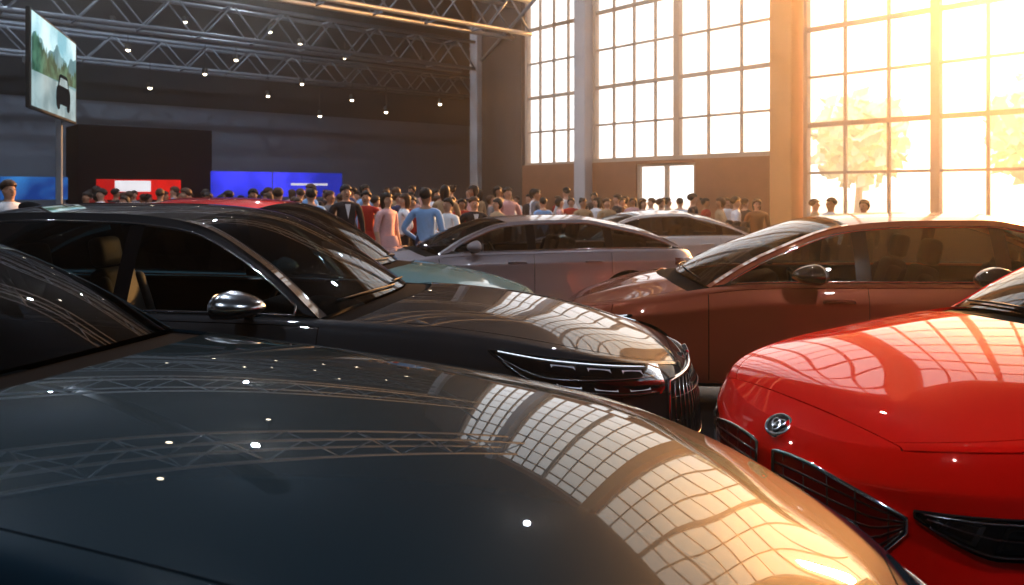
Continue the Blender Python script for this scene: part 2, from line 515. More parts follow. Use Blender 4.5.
    def wrap(s,z,tail=False,off=0.):
        def P0(s,z):
            a=abs(s); 
            if tail:a=STOT-a
            i=int(np.clip(np.searchsorted(ST,a)-1,0,NI-2));t=(a-ST[i])/(ST[i+1]-ST[i])
            cA=GL[i]*(1-t)+GL[i+1]*t
            zz=cA[::-1,2];x=np.interp(z,zz,cA[::-1,0]);y=np.interp(z,zz,cA[::-1,1])
            return np.array([x,y if s>=0 else -y,z])
        p=P0(s,z);e1=.01
        n1=np.cross(P0(s+e1,z)-P0(s-e1,z) if abs(s)>e1 else (P0(abs(s)+2*e1,z)-P0(abs(s)+1e-4,z)),P0(s,z+e1)-P0(s,z-e1))
        n1/=max(np.linalg.norm(n1),1e-9)
        out=np.array([p[0],p[1]*1.5,0]);
        if n1.dot(out)<0:n1=-n1
        if abs(s)<=e1: n1=np.array([(-1. if tail else 1.),0,n1[2]]);n1/=np.linalg.norm(n1)
        return p+n1*off,n1
    def patch(nm,mat,s0,s1,top,bot,off,nu=16,nw=6,tail=False,par=root,bulge=0.):
        v=[];f=[]
        for a in range(nu+1):
            t=a/nu;s=s0+(s1-s0)*t
            for b in range(nw+1):
                w=b/nw;z=bot(t)*(1-w)+top(t)*w
                o=off+bulge*math.sin(math.pi*t)*math.sin(math.pi*w)
                v.append(wrap(s,z,tail,o)[0])
        for a in range(nu):
            for b in range(nw): f.append([a*(nw+1)+b,(a+1)*(nw+1)+b,(a+1)*(nw+1)+b+1,a*(nw+1)+b+1])
        return mesh_obj(nm,v,f,mat,par,True)
    def loop_pts(s0,s1,top,bot,off,nu=20,tail=False):
        pts=[wrap(s0+(s1-s0)*a/nu,top(a/nu),tail,off)[0] for a in range(nu+1)]
        z1t,z1b=top(1),bot(1)
        pts+=[wrap(s1,z1t+(z1b-z1t)*a/4,tail,off)[0] for a in range(1,4)]
        pts+=[wrap(s1+(s0-s1)*a/nu,bot(1-a/nu),tail,off)[0] for a in range(nu+1)]
        z1t,z1b=bot(0),top(0)
        pts+=[wrap(s0,z1t+(z1b-z1t)*a/4,tail,off)[0] for a in range(1,4)]
        return pts
    hl=P.get('hl',dict(s0=.52,s1=1.12,zt0=.665,zt1=.735,zb0=.60,zb1=.645))
    ztop=lambda t:hl['zt0']+(hl['zt1']-hl['zt0'])*t**.9
    def zbot(t):
        zz=hl['zb0']+(hl['zb1']-hl['zb0'])*t
        if t>.65: zz+= (ztop(t)-zz-.006)*((t-.65)/.35)**1.5
        if t<.3: zz+=(ztop(t)-zz-.008)*(1-t/.3)**1.4*.9*hl.get('taper',1)
        return zz
    lampm=P.get('lampmat',LAMPIN)
    for s in(1,-1):
        h=patch('headlight',GLOSSBLK,s*hl['s0'],s*hl['s1'],ztop,zbot,.004,30,6)
        ln=patch('lens',LENS,s*hl['s0'],s*hl['s1'],ztop,zbot,.020,30,6,par=h,bulge=.006)
        def hp(t,w,off): 
            return wrap(s*(hl['s0']+(hl['s1']-hl['s0'])*t),zbot(t)*(1-w)+ztop(t)*w,off=off)
        b=MB();b.tube([hp(t,.90,.013)[0] for t in np.linspace(.04,.95,24)],P.get('ledr',.0035),6); b.obj('daytime_light',P.get('led',LED),h,True)
        b=MB();b.tube([hp(t,.10,.012)[0] for t in np.linspace(.06,.92,24)],.0042,6);b.obj('lower_trim',SILVER,h,True)
        b=MB();b.tube([hp(t,.62-.35*t,.012)[0] for t in np.linspace(.05,.95,20)],.0032,6);b.obj('inner_trim',SILVER,h,True)
        for t in(.16,.36,.56):
            a_=hp(t-.07,.18,.008)[0];c_=hp(t+.06,.18,.008)[0];d_=hp(t+.10,.80,.008)[0];e_=hp(t-.03,.80,.008)[0]
            mc=(a_+c_+d_+e_)/4-hp(t,.5,0)[1]*.012
            b=MB();b.add([a_,c_,d_,e_,mc],[(0,1,4),(1,2,4),(2,3,4),(3,0,4)])
            b.obj('projector',lampm,h,False)
        b=MB();b.tube(loop_pts(s*hl['s0'],s*hl['s1'],ztop,zbot,.006,30),.004,6,closed=True)
        b.obj('bezel',BLACK,h,True)
        tt=lambda t:.86*k+.02*t;tb_=lambda t:.74*k+.06*t
        h2=patch('taillight',REDLAMP,s*.38,s*1.0,tt,tb_,.006,16,4,tail=True,bulge=.012)
    gk=P.get('grille','wide')
    if gk=='wide':
        gt=lambda t:P.get('gzt',.62)-.015*abs(2*t-1)**2;gb=lambda t:.33+.07*abs(2*t-1)**3
        gs=P.get('gs',.42)
        g=patch('grille',BLACK,-gs,gs,gt,gb,.003,28,8)
        b=MB()
        for a in range(1,30):
            t=a/30;s=-gs+2*gs*t
            b.tube([wrap(s,gb(t)+.01,off=.012)[0],wrap(s,(gb(t)+gt(t))/2,off=.018)[0],wrap(s,gt(t)-.01,off=.012)[0]],.0055,5)
        for zf_ in(.3,.7): b.tube([wrap(-gs+2*gs*t,gb(t)+(gt(t)-gb(t))*zf_,off=.010)[0] for t in np.linspace(.01,.99,30)],.003,5)
        b.obj('grille_slats',SILVER,g,True)
        b=MB();b.tube(loop_pts(-gs,gs,gt,gb,.012),.012,8,closed=True);b.obj('grille_frame',CHROME,g,True)
    elif gk=='twin':
        for s in(1,-1):
            a0,a1=P.get('tg',(.05,.54))
            gt=lambda t:P.get('gzt',.585)-.005*t-.07*t**3-.015*(1-t)**6
            def gb(t):
                z=.44+.02*t+.05*t**4+.03*(1-t)**4
                if t>.75: z+=(gt(t)-z-.02)*((t-.75)/.25)**2*.8
                return z
            g=patch('grille',GRILRED,s*a0,s*a1,gt,gb,.003,24,8)
            b=MB()
            for a in range(1,6):
                w=a/6
                b.tube([wrap(s*(a0+(a1-a0)*t),gb(t)+(gt(t)-gb(t))*w,off=.005)[0] for t in np.linspace(.01,.99,16)],.004,5)
            for t in np.linspace(.1,.9,5): b.tube([wrap(s*(a0+(a1-a0)*t),gb(t)+(gt(t)-gb(t))*w,off=.004)[0] for w in(.02,.5,.98)],.003,5)
            b.obj('grille_slats',GRILDK,g,True)
            b=MB();b.tube(loop_pts(s*a0,s*a1,gt,gb,.010,28),.0075,8,closed=True);b.obj('grille_frame',CHROME,g,True)
    for s in(1,-1):
        it=lambda t:.44+.04*t;ib=lambda t:.31+.06*t
        g=patch('air_intake',BLACK,s*.66,s*1.02,it,ib,.003,10,4)
        b=MB();b.tube(loop_pts(s*.66,s*1.02,it,ib,.006,10),.005,6,closed=True);b.obj('intake_trim',GLOSSBLK,g,True)
    if P.get('emblem',True):
        p,nn=wrap(P.get('ems',0.0),P.get('emz',.655),off=.004)
        nn=Vector(P.get('emn',(1,0,.45))).normalized()
        q=nn.to_track_quat('Z','Y').to_matrix().to_4x4();q.translation=Vector(p)+nn*P.get('emlift',.006)
        b=MB();R=P.get('emr',.036)
        b.lathe([(R*.98,-.014),(R*1.03,.004),(R*.98,.009),(R*.84,.009),(R*.80,.004)],36,'z')
        m0=b.obj('emblem',CHROME,root,True);m0.matrix_local=q
        b=MB();b.lathe([(0,.004),(R*.82,.004)],32,'z');b.obj('emblem_disc',GLOSSBLK,m0,False)
        b=MB();pts=[]
        for a in np.linspace(0,2*math.pi,48,endpoint=False):
            pts.append((R*.20*(math.sin(a)+2*math.sin(2*a))*.9,R*.20*(math.cos(a)-2*math.cos(2*a)),.008))
        b.tube(pts,R*.075,6,closed=True)
        b.obj('emblem_mark',CHROME,m0,True)
    for s in(1,-1):
        for j,dd in enumerate((ddoor[1]-.20,ddoor[2]-.22)):
            ss=float(s_of_d(dd));zz=.86*k
            b=MB();b.tube([wrap(s*(ss+t),zz,off=o)[0] for t,o in((-.10,.004),(-.085,.028),(-.03,.036),(.03,.036),(.085,.028),(.10,.004))],.011,8)
            dk='door_%s%d'%('l' if s==1 else 'r',j)
            b.obj('handle',P.get('handlemat',pm),doors.get(dk,root),True)
    wm=wheel_meshes()
    for xw in(L/2-wf,-L/2+wr):
        for s in(1,-1):
            w=link(bpy.data.objects.new('wheel',wm['tyre']),root);w.location=(xw,s*(W/2-.135),.338)
            if s<0:w.rotation_euler=(0,0,math.pi)
            link(bpy.data.objects.new('rim',wm['rim']),w)
            link(bpy.data.objects.new('brake_disc',wm['disc']),w)
    xs=L/2-dW-1.15-P.get('seatback',0)
    sm_=P.get('seatmat',LEATHER)
    for s in(1,-1): seat(root,xs,s*.36,.42+P.get('seatup',0),sm_)
    seat(root,xs-.88,0,.42,LEATHER,1.25,'rear_seat')
    b=MB()
    b.box((.42,1.30,.22),(L/2-dW-.32,0,.80),(0,.12,0),.07,3)
    b.box((.30,.40,.10),(L/2-dW-.40,s*.0,.92),(0,.2,0),.03,2)
    b.box((.9,.24,.25),(L/2-dW-.95,0,.45),None,.04,2)
    b.box((2.6,1.36,.04),(L/2-dW-1.4,0,.30))
    o=b.obj('dashboard',LEATHER,root);shade_auto(o,50)
    b=MB();pts=[(.06*math.sin(a),.18*math.cos(a),.17*math.sin(a)) for a in np.linspace(0,2*math.pi,28,endpoint=False)]
    b.tube(pts,.015,8,closed=True);b.ell((.03,.06,.05),(0,0,0),12,8)
    b.beam((0,-.17,0),(0,.17,0),.02,.03);b.beam((0,0,0),(-.06,0,-.165),.03,.02)
    o=b.obj('steering_wheel',LEATHER,root,True);o.location=(L/2-dW-.66,.36,.86)
    if P.get('wipers',True):
      for s,y0 in((1,.60),(1,-.05)):
        b=MB()
        pts=[]
        for t in np.linspace(0,1,10):
            v=(y0-.60*t)/max(yr[2],.1)
            qa_=.5+.5*t
            i0=int(qa_);ft=qa_-i0
            def TT(i,v):
                return np.array([xr[i]+bq[i]*(1-v*v),v*yr[i],zr[i]+cq[i]*(1-abs(v)**2.4)])
            pts.append(TT(i0,v)*(1-ft)+TT(i0+1,v)*ft+np.array([.006,0,.010]))
        b.tube(pts,.006,6)
        b.obj('wiper',BLACK,root,True)
    if P.get('fin'):
        qf=min(range(NQ),key=lambda a:abs(dq[a]-(cl-1.05)))
        b=MB();zt=zr[qf]+cq[qf]
        b.ell((.10,.022,.055),(xr[qf],0,zt),16,8,fn=lambda p:(p[0]-p[2]*.8,p[1],p[2]))
        b.obj('roof_antenna',pm,root,True)
    return root

pA=paint('paint_dark_teal',(.009,.027,.042),.0,.6,spec=.04)
pB=paint('paint_graphite',(.036,.038,.043),.1,.5,spec=.05)
pD=paint('paint_red',(.85,.009,.004),.0,.6,spec=.03)
pG=paint('paint_copper_maroon',(.33,.085,.045),.3,.42)
pC=paint('paint_grey_mauve',(.33,.29,.31),.3,.42)
pE=paint('paint_teal_silver',(.10,.25,.32),.2,.45)
pR=paint('paint_roof_red',(.95,.012,.012),.0,.5)
pF=paint('paint_black',(.02,.02,.024),.2,.4)
pH=paint('paint_silver',(.72,.67,.65),.25,.4)
SEATG=M('leather_grey',(.085,.095,.105),.55,noise=(60,.2),spec=.2)

build_car('car','dark teal sedan with long polished hood beside a graphite sedan',(.96,1.75),-15.5,
  dict(paint=pA,dW=2.7,cab=2.9,L=5.7,W=1.92,H=1.52,step=.035,bow=.30,ridge=0,zn=.655,zcowl=1.06,ztail=1.05,darktrim=True,softhood=True,wf=.95,doorf=2.3,wipers=False,nomirror=(1,),mirrormat=GLOSSBLK,af=1.1,nexp=2.2,sig=(.09,.34)))
build_car('car','graphite grey sedan with open front window and chrome trim',(1.0,4.66),-5,
  dict(paint=pB,dW=1.93,cab=3.1,L=5.3,W=1.92,H=1.56,step=.04,panoroof=True,open_window=-1,mirrormat=SILVER,fin=True,glass=CARGLASS2,af=.85,nexp=2.4,mscale=(.17,.13,.078),seatback=.22,seatmat=SEATG,seatup=.05,
       wsglass=CARGLASS,zn=.69,zcowl=.985,nomirror=(1,),gzt=.69,gs=.68,emz=.705,softhood=True,ridge=.010,sig=(.07,.25),ledr=.003,
       hl=dict(s0=.72,s1=1.58,zt0=.755,zt1=.865,zb0=.60,zb1=.72,taper=.25)))
build_car('car','glossy red sedan with twin chrome grilles and round emblem',(.98,2.93),196,
  dict(paint=pD,dW=1.6,cab=2.65,L=4.4,W=1.86,H=1.47,step=.035,grille='twin',ridge=.004,zn=.79,zcowl=1.03,ems=.02,emz=.772,emr=.050,emn=(.85,.35,1.25),emlift=.004,gzt=.712,mirr=.5,mirrormat=GLOSSBLK,softhood=True,sig=(.08,.28),
       led=SILVER,lampmat=LAMPDK,ledr=.003,
       hl=dict(s0=.56,s1=1.22,zt0=.665,zt1=.725,zb0=.545,zb1=.62)))
build_car('car','copper maroon sedan with chrome window trim',(.46,6.78),171,
  dict(paint=pG,dW=1.15,cab=3.1,L=4.7,W=1.90,H=1.47,glass=CARGLASS2,mirrormat=GLOSSBLK,mirr=.66,mscale=(.16,.14,.085),wsrun=.98,wf=.57,Ra=.355,
   rise=([0,.45,.95,1.4,1.9,2.2,2.65,3.1],[0,.50,.90,.985,1.0,.88,.52,0])))
build_car('car','teal silver car with a red roof beside the graphite sedan',(.19,6.97),-6,
  dict(paint=pE,roofpaint=pR,pillarpaint=pE,dW=1.5,cab=2.7,L=4.6,W=1.82,H=1.58,darktrim=True,softhood=True,nomirror=(1,),af=.65))
build_car('car','mauve grey sedan with silver window trim beside the crowd',(-2.35,9.47),191,
  dict(paint=pC,dW=1.45,cab=2.9,L=4.6,W=1.84,H=1.35,k=.97,glass=CARGLASS2))
build_car('car','black car parked in front of the crowd',(-2.25,11.85),-4,
  dict(paint=pF,dW=1.5,cab=2.8,L=4.7,W=1.86,H=1.44))
build_car('car','silver coupe parked near the crowd',(-.1,13.1),182,
  dict(paint=pH,dW=1.35,cab=2.5,L=4.1,W=1.80,H=1.34,k=.96))

# ------------------------------------------------------------------ HALL
U=Vector((-.65,.76,0)).normalized();V=Vector((.76,.65,0)).normalized()
O=Vector((6.85,19.7,0))
def W3(a,b,z): p=O+U*a+V*b; return Vector((p.x,p.y,z))
HC=13.0
ROT=Matrix((( U.x,V.x,0),(U.y,V.y,0),(0,0,1)))
def ubox(mb,a0,a1,b0,b1,z0,z1,m=0,bev=0):
    c=W3((a0+a1)/2,(b0+b1)/2,(z0+z1)/2)
    mb.box((abs(a1-a0),abs(b1-b0),abs(z1-z0)),c,ROT,bev,1,m)
FLOOR=M('polished_floor',(.06,.06,.065),.22,noise=(1.2,.25))
CEIL=M('dark_ceiling',(.012,.016,.023),.9,noise=(.6,.2))
WALLG=M('grey_wall',(.22,.25,.30),.85,noise=(.4,.06))
WALLB=M('brown_wall',(.34,.15,.08),.7,noise=(2,.2))
STEEL=M('truss_steel',(.25,.28,.32),.5,.1)
FRAME=M('window_frame',(.56,.44,.34),.5,.1)
COLM=M('column_cladding',(.74,.38,.17),.55,noise=(1.5,.1))  # orange glow from the window side is put into the cladding colour
COLG=M('column_grey',(.58,.57,.58),.7,noise=(1.5,.1))
WGLASS=glassmat('window_glass',(1.,.99,.96),.02,1.2)
def struct(o,lab=None):
    o['kind']='structure'
    if lab:o['label']=lab
    return o
b=MB();b.box((90,90,.2),(-10,20,-.1));struct(b.obj('floor',FLOOR))
def quad(name,pts,mat):
    return mesh_obj(name,pts,[tuple(range(len(pts)))],mat,None,False)
PW=[W3(-34,0,0),W3(9.87,0,0),Vector((-1.35,34.2,0)),Vector((-2.3,48,0))]
back2=PW[3]-V*50
near=back2-U*62
cl=[PW[0],PW[1],PW[2],PW[3],back2,near]
struct(quad('ceiling',[Vector((p.x,p.y,HC)) for p in cl][::-1],CEIL))
def wallq(name,a,b2,mat,z0=0,z1=HC,t=.25):
    mb=MB();mb.beam(Vector((a.x,a.y,(z0+z1)/2)),Vector((b2.x,b2.y,(z0+z1)/2)),t,z1-z0,0)
    return struct(mb.obj(name,mat))
DARKW=M('dark_wall',(.026,.032,.043),.85,noise=(.5,.2))
wallq('wall_corner',PW[1],PW[2],M('corner_wall',(.10,.08,.075),.8,noise=(1,.2)))
wallq('wall_side',PW[2],PW[3],DARKW)
wallq('wall_back',PW[3],back2,WALLG,0,5.6)
wallq('wall_back_upper',PW[3],back2,DARKW,5.6,HC)
wallq('wall_left',back2,near,DARKW)
wallq('wall_near',near,PW[0],DARKW)
def window(idx,a0,a1,z0,nx,ph,z1=HC-.4):
    mb=MB();fw=.09
    for a in(a0+fw/2,a1-fw/2): ubox(mb,a-fw/2,a+fw/2,-.10,.10,z0,z1)
    ubox(mb,a0,a1,-.10,.10,z0,z0+.12);ubox(mb,a0,a1,-.10,.10,z1-.12,z1)
    for i in range(1,nx):
        a=a0+(a1-a0)*i/nx; ubox(mb,a-.03,a+.03,-.04,.04,z0,z1)
    z=z0+ph;k=0
    while z<z1-.3:
        h=.055 if k%2 else .03
        ubox(mb,a0,a1,-.04,.04,z-h,z+h);z+=ph;k+=1
    o=struct(mb.obj('window_%d'%idx,FRAME),'tall multi-pane window with bronze metal frame')
    g=MB();p=[W3(a0,0.01,z0),W3(a1,0.01,z0),W3(a1,0.01,z1),W3(a0,0.01,z1)]
    g.add(p,[(0,1,2,3)]);gg=g.obj('pane',WGLASS,o);gg['kind']='structure'
wi=1
bay=6.84
window(wi,7.1,9.75,2.5,4,1.15);wi+=1
window(wi,.35,3.42,2.55,3,1.15);wi+=1
window(wi,3.42,6.6,2.55,4,1.15);wi+=1
for kx in range(1,5):
    window(wi,-bay*kx+.4,-bay*kx+bay/2,.95,3,1.15);wi+=1
    window(wi,-bay*kx+bay/2,-bay*kx+bay-.4,.95,3,1.15);wi+=1
mb=MB();ubox(mb,-34,-.3,-.12,.12,0,.95);struct(mb.obj('wall_window_sill',WALLB))
D0,D1=2.75,4.85
mb=MB();ubox(mb,.3,D0,-.12,.12,0,2.55);ubox(mb,D1,9.87,-.12,.12,0,2.55);ubox(mb,D0,D1,-.12,.12,2.46,2.55)
struct(mb.obj('wall_window_base',WALLB))
mb=MB();ubox(mb,-34,9.87,-.15,.15,HC-.4,HC);struct(mb.obj('wall_window_header',WALLB))
mb=MB()
for a in(D0+.05,(D0+D1)/2,D1-.05): ubox(mb,a-.05,a+.05,-.06,.06,0,2.46)
ubox(mb,D0,D1,-.06,.06,2.38,2.46);ubox(mb,D0,D1,-.04,.04,.95,1.05);ubox(mb,D0,D1,-.05,.05,0,.12)
d=struct(mb.obj('door_1',FRAME),'glazed double entrance door')
g=MB();g.add([W3(D0,0.01,0),W3(D1,0.01,0),W3(D1,0.01,2.46),W3(D0,0.01,2.46)],[(0,1,2,3)]);gg=g.obj('pane',WGLASS,d);gg['kind']='structure'
for a,mt,w in((0,COLM,.30),(bay,COLG,.24),(-bay,COLM,.34),(-2*bay,COLM,.34),(-3*bay,COLM,.34),(-4*bay,COLM,.34)):
    mb=MB();ubox(mb,a-w,a+w,-.45,.2,0,HC,bev=.02);ubox(mb,a-w-.05,a+w+.05,-.5,.2,0,.25)
    o=mb.obj('column',mt);tag(o,'tall rectangular clad column between tall windows','column','window wall columns')
mb=MB();mb.box((.5,.5,8.6),(wx(478,33.5),33.5,4.3),(0,0,math.atan2(V.y,V.x)),.02,1);mb.box((.62,.62,.3),(wx(478,33.5),33.5,.15),(0,0,math.atan2(V.y,V.x)))
tag(mb.obj('column',COLG),'pale grey square column carrying roof truss','column','hall columns')
def truss(end,zb,dep,length=46,w=.9,r=.075,extra=0):
    mb=MB();e=end+V*extra;s=e-V*(length)
    off=U*(w/2)
    def pt(t,side,z): p=s+(e-s)*t+off*side; return Vector((p.x,p.y,z))
    for sd in(-1,1):
        mb.tube([pt(0,sd,zb),pt(1,sd,zb)],r,6);mb.tube([pt(0,sd,zb+dep),pt(1,sd,zb+dep)],r,6)
    n=int(length/1.8)
    for i in range(n):
        t0=i/n;t1=(i+1)/n;tm=(t0+t1)/2
        for sd in(-1,1):
            mb.tube([pt(t0,sd,zb),pt(tm,sd,zb+dep)],r*.42,5);mb.tube([pt(tm,sd,zb+dep),pt(t1,sd,zb)],r*.42,5)
        mb.tube([pt(t0,-1,zb),pt(t0,1,zb)],r*.42,5);mb.tube([pt(tm,-1,zb+dep),pt(tm,1,zb+dep)],r*.42,5)
    o=mb.obj('roof_truss',STEEL,None,True);tag(o,'grey steel lattice roof truss under dark ceiling','truss','roof trusses')
    return o
def PT(px,Y): return Vector((wx(px,Y),Y,0))
truss(PT(522,27.0),6.9,1.1)
truss(PT(468,33.4),6.75,1.1)
truss(PT(468,42.5),6.7,1.0)
truss(PT(600,19.5),8.2,1.1)
mb=MB()
for z in(7.6,8.7): mb.tube([Vector((wx(540,24),24,z)),Vector((wx(470,36),36,z-.6))],.06,6)
tag(mb.obj('roof_beam',STEEL,None,True),'twin steel tie beam joining roof trusses','beam')
LAMP=M('lamp_glow',(1,.9,.75),.3,emit=(1,.84,.62),es=12)
CAN=M('lamp_can',(.02,.02,.02),.5)
mb=MB();mb.lathe([(0,.22),(.10,.22),(.11,.2),(.11,0),(.10,0),(.10,.18),(0,.18)],16,'z');mb.tube([(0,0,.22),(0,0,1.2)],.012,5)
can=mb.obj('ceiling_spotlight',CAN);tag(can,'small black ceiling spotlight with warm bulb','spotlight','ceiling spotlights')
mb=MB();mb.ell((.075,.075,.06),(0,0,0),12,8);bulb=mb.obj('bulb',LAMP,can,True)
can.location=(-6,14,9)
def addspot(x,y,z):
    c2=can.copy();c2.location=(x,y,z);COL.objects.link(c2)
    b2=bulb.copy();b2.parent=c2;COL.objects.link(b2)
for ia in range(5):
    for ib in range(7):
        if (ia*7+ib)%3: continue
        p=Vector((1.5,8,0))+U*(ia*4.6+random.uniform(-.8,.8))-V*(ib*4.6-2+random.uniform(-.8,.8))
        if p.y<4 or p.y>23: continue
        addspot(p.x,p.y,random.choice([8.4,9.4,10.2]))
for px,py in ((185,22),(270,32),(300,44),(205,74),(236,60),(320,116),(386,112),(345,58),(150,88),(422,62),(112,22),(268,96),(372,32),(440,104),(128,50),(352,100),(302,84)):
    kx=(px-CX)/F
    t=(PW[3]-Vector((0,0,0))).dot(U)/(Vector((kx,1,0)).dot(U))
    Yl=min(t*.86,34)
    addspot(kx*Yl,Yl,wz(py,Yl))
mb=MB()
s_=W3(2,-12,10.5);e_=W3(24,-12,10.5);mb.tube([s_,e_],.35,12)
tag(mb.obj('air_duct',CEIL,None,True),'round dark air duct under ceiling','duct')

# --- booth, banners, screens
CURT=M('black_booth',(.003,.004,.008),.8,spec=.05)
def vbox(name,px0,px1,Ym,z0,z1,dep,mat):
    a=Vector((wx(px0,Ym),Ym,0))
    t=((px1-CX)/F*a.y-a.x)/(V.x-(px1-CX)/F*V.y)
    e=a+V*t
    mb=MB();m=(a+e)/2+U*(dep/2)
    mb.box(((e-a).length,dep,z1-z0),(m.x,m.y,(z0+z1)/2),(0,0,math.atan2(V.y,V.x)),.01,1)
    return mb.obj(name,mat),a,e
o,a,e=vbox('exhibition_booth',78,212,30,0,wz(124,30),2,CURT);tag(o,'large black fabric exhibition booth wall','booth')
def screenmat(name,c1,c2,es,scale=3):
    m=M(name,(.0,.0,.0),.6,emit=c1,es=es,spec=.1);nt=m.node_tree;b=nt.nodes['Principled BSDF']
    tc=nt.nodes.new('ShaderNodeTexCoord');w=nt.nodes.new('ShaderNodeTexNoise');w.inputs['Scale'].default_value=scale
    r=nt.nodes.new('ShaderNodeValToRGB');r.color_ramp.elements[0].color=(*c1,1);r.color_ramp.elements[1].color=(*c2,1)
    r.color_ramp.elements[0].position=.4;r.color_ramp.elements[1].position=.62
    nt.links.new(tc.outputs['Object'],w.inputs['Vector']);nt.links.new(w.outputs[0],r.inputs[0]);nt.links.new(r.outputs[0],b.inputs['Emission Color'])
    return m
BLUE=screenmat('led_blue',(.01,.03,.35),(.07,.08,.95),1.0,.5)
BLUE2=screenmat('led_cyan',(.01,.06,.26),(.06,.26,.6),.8,.9)
REDL=screenmat('led_red',(.50,.012,.012),(.75,.02,.015),.8,.8)
WHITE=M('led_white',(.8,.8,.8),.4,emit=(.9,.85,.85),es=.6)
zA,zB=wz(197,28),wz(171,28)
o,a,e=vbox('led_banner',212,272,28,zA,zB,.15,BLUE);tag(o,'glowing blue LED banner behind crowd','banner','blue banners')
a0_=e+V*.10
t_=((342-CX)/F*a0_.y-a0_.x)/(V.x-(342-CX)/F*V.y);e0_=a0_+V*t_;m_=(a0_+e0_)/2+U*.075
mb=MB();mb.box(((e0_-a0_).length,.15,zB-zA),(m_.x,m_.y,(zA+zB)/2),(0,0,math.atan2(V.y,V.x)))
o=mb.obj('led_banner',BLUE);tag(o,'glowing blue LED banner with small white mark','banner','blue banners')
mb=MB();p=a0_+V*((e0_-a0_).length*.5)-U*.02
mb.box((1.5,.02,.08),(p.x,p.y,wz(184,29)),(0,0,math.atan2(V.y,V.x)))
mb.obj('white_mark',WHITE,None).parent=o
o,a,e=vbox('display_panel',97,181,24,wz(200,24),wz(179,24),.12,REDL);tag(o,'red illuminated display panel with white screen','panel')
a2=a+V*((e-a).length*.2)-U*.03;e2=a+V*((e-a).length*.62)-U*.03;m_=(a2+e2)/2
mb=MB();mb.box(((e2-a2).length,.04,.34),(m_.x,m_.y,wz(186,24)),(0,0,math.atan2(V.y,V.x)));c_=mb.obj('screen',WHITE);c_.parent=o
o,a,e=vbox('led_banner',-30,68,22,wz(200,22),wz(176,22),.12,BLUE2);tag(o,'blue cyan illuminated screen wall behind crowd','banner','blue banners')
A_=Vector((-7.2,12,0));B_=Vector((-8.1,14.9,0));dv_=(B_-A_).normalized();nv_=Vector((dv_.y,-dv_.x,0))
tv=empty('video_screen',(( A_+B_)/2-nv_*.12),0);tag(tv,'large video screen on a pole showing a car on a road','screen')
Lw=(B_-A_).length
Rt=Matrix(((dv_.x,nv_.x,0),(dv_.y,nv_.y,0),(0,0,1)))
def tvbox(name,size,loc,mat,par=tv,bev=.01):
    mb=MB();mb.box(size,(0,0,0),None,bev,1);o=mb.obj(name,mat,par)
    o.matrix_local=Matrix.Translation(Rt@Vector(loc))@Rt.to_4x4();return o
bz=tvbox('bezel',(Lw+.08,.06,1.52),(0,.07,3.66),M('screen_bezel',(.03,.035,.04),.5,spec=.2))
def tvflat(name,poly,off,mat):
    pts=[Rt@Vector((x,off,z)) for x,z in poly]
    return mesh_obj(name,pts,[tuple(range(len(pts)))],mat,tv,False)
h0,h1=2.94,4.38;hw=Lw/2-.03
SKY=screenmat('scr_sky',(.20,.46,.55),(.60,.82,.86),1.0,1.2)
TREE=screenmat('scr_tree',(.015,.09,.06),(.10,.26,.18),.8,3.5)
HILL=screenmat('scr_hill',(.10,.26,.30),(.20,.40,.44),.8,2)
ROAD=screenmat('scr_road',(.22,.34,.37),(.42,.56,.58),.8,2)
CARM=M('scr_car',(.0,.0,.0),.9,emit=(.012,.013,.016),es=1,spec=0)
tvflat('picture_sky',[(-hw,3.6),(hw,3.6),(hw,h1),(-hw,h1)],.105,SKY)
tvflat('picture_road',[(-hw,h0),(hw,h0),(hw,3.6),(-hw,3.6)],.105,ROAD)
hill=[(-hw+2*hw*i/30,3.98+.10*math.sin(i*.5)+.05*math.sin(i*1.3)) for i in range(31)]
tvflat('picture_hills',[(-hw,3.5),(hw,3.5)]+hill[::-1],.108,HILL)
tr=[(-hw+2*hw*i/60,3.82+.09*math.sin(i*.33)+.045*math.sin(i*1.9)+.03*math.sin(i*3.1)+(.16 if i<18 else 0)) for i in range(61)]
tvflat('picture_trees',[(-hw,3.48),(hw,3.55)]+tr[::-1],.111,TREE)
tvflat('picture_car',[(.0,3.10),(.10,3.04),(.22,3.06),(.25,3.14),(.72,3.14),(.75,3.06),(.88,3.04),(.95,3.10),(1.0,3.24),(.98,3.40),(.90,3.45),(.80,3.62),(.70,3.66),(.28,3.66),(.18,3.62),(.09,3.45),(.0,3.40),(-.03,3.24)],.115,CARM)
tvflat('picture_car_window',[(.16,3.46),(.82,3.46),(.74,3.60),(.26,3.60)],.118,ROAD)
tvbox('pole',(.10,.10,2.95),(1.25,-.12,1.475),STEEL)
tvbox('pole_base',(.7,.6,.04),(1.25,-.12,.02),STEEL)
tvbox('bracket',(2.6,.10,.12),(0,-.02,3.66),STEEL)

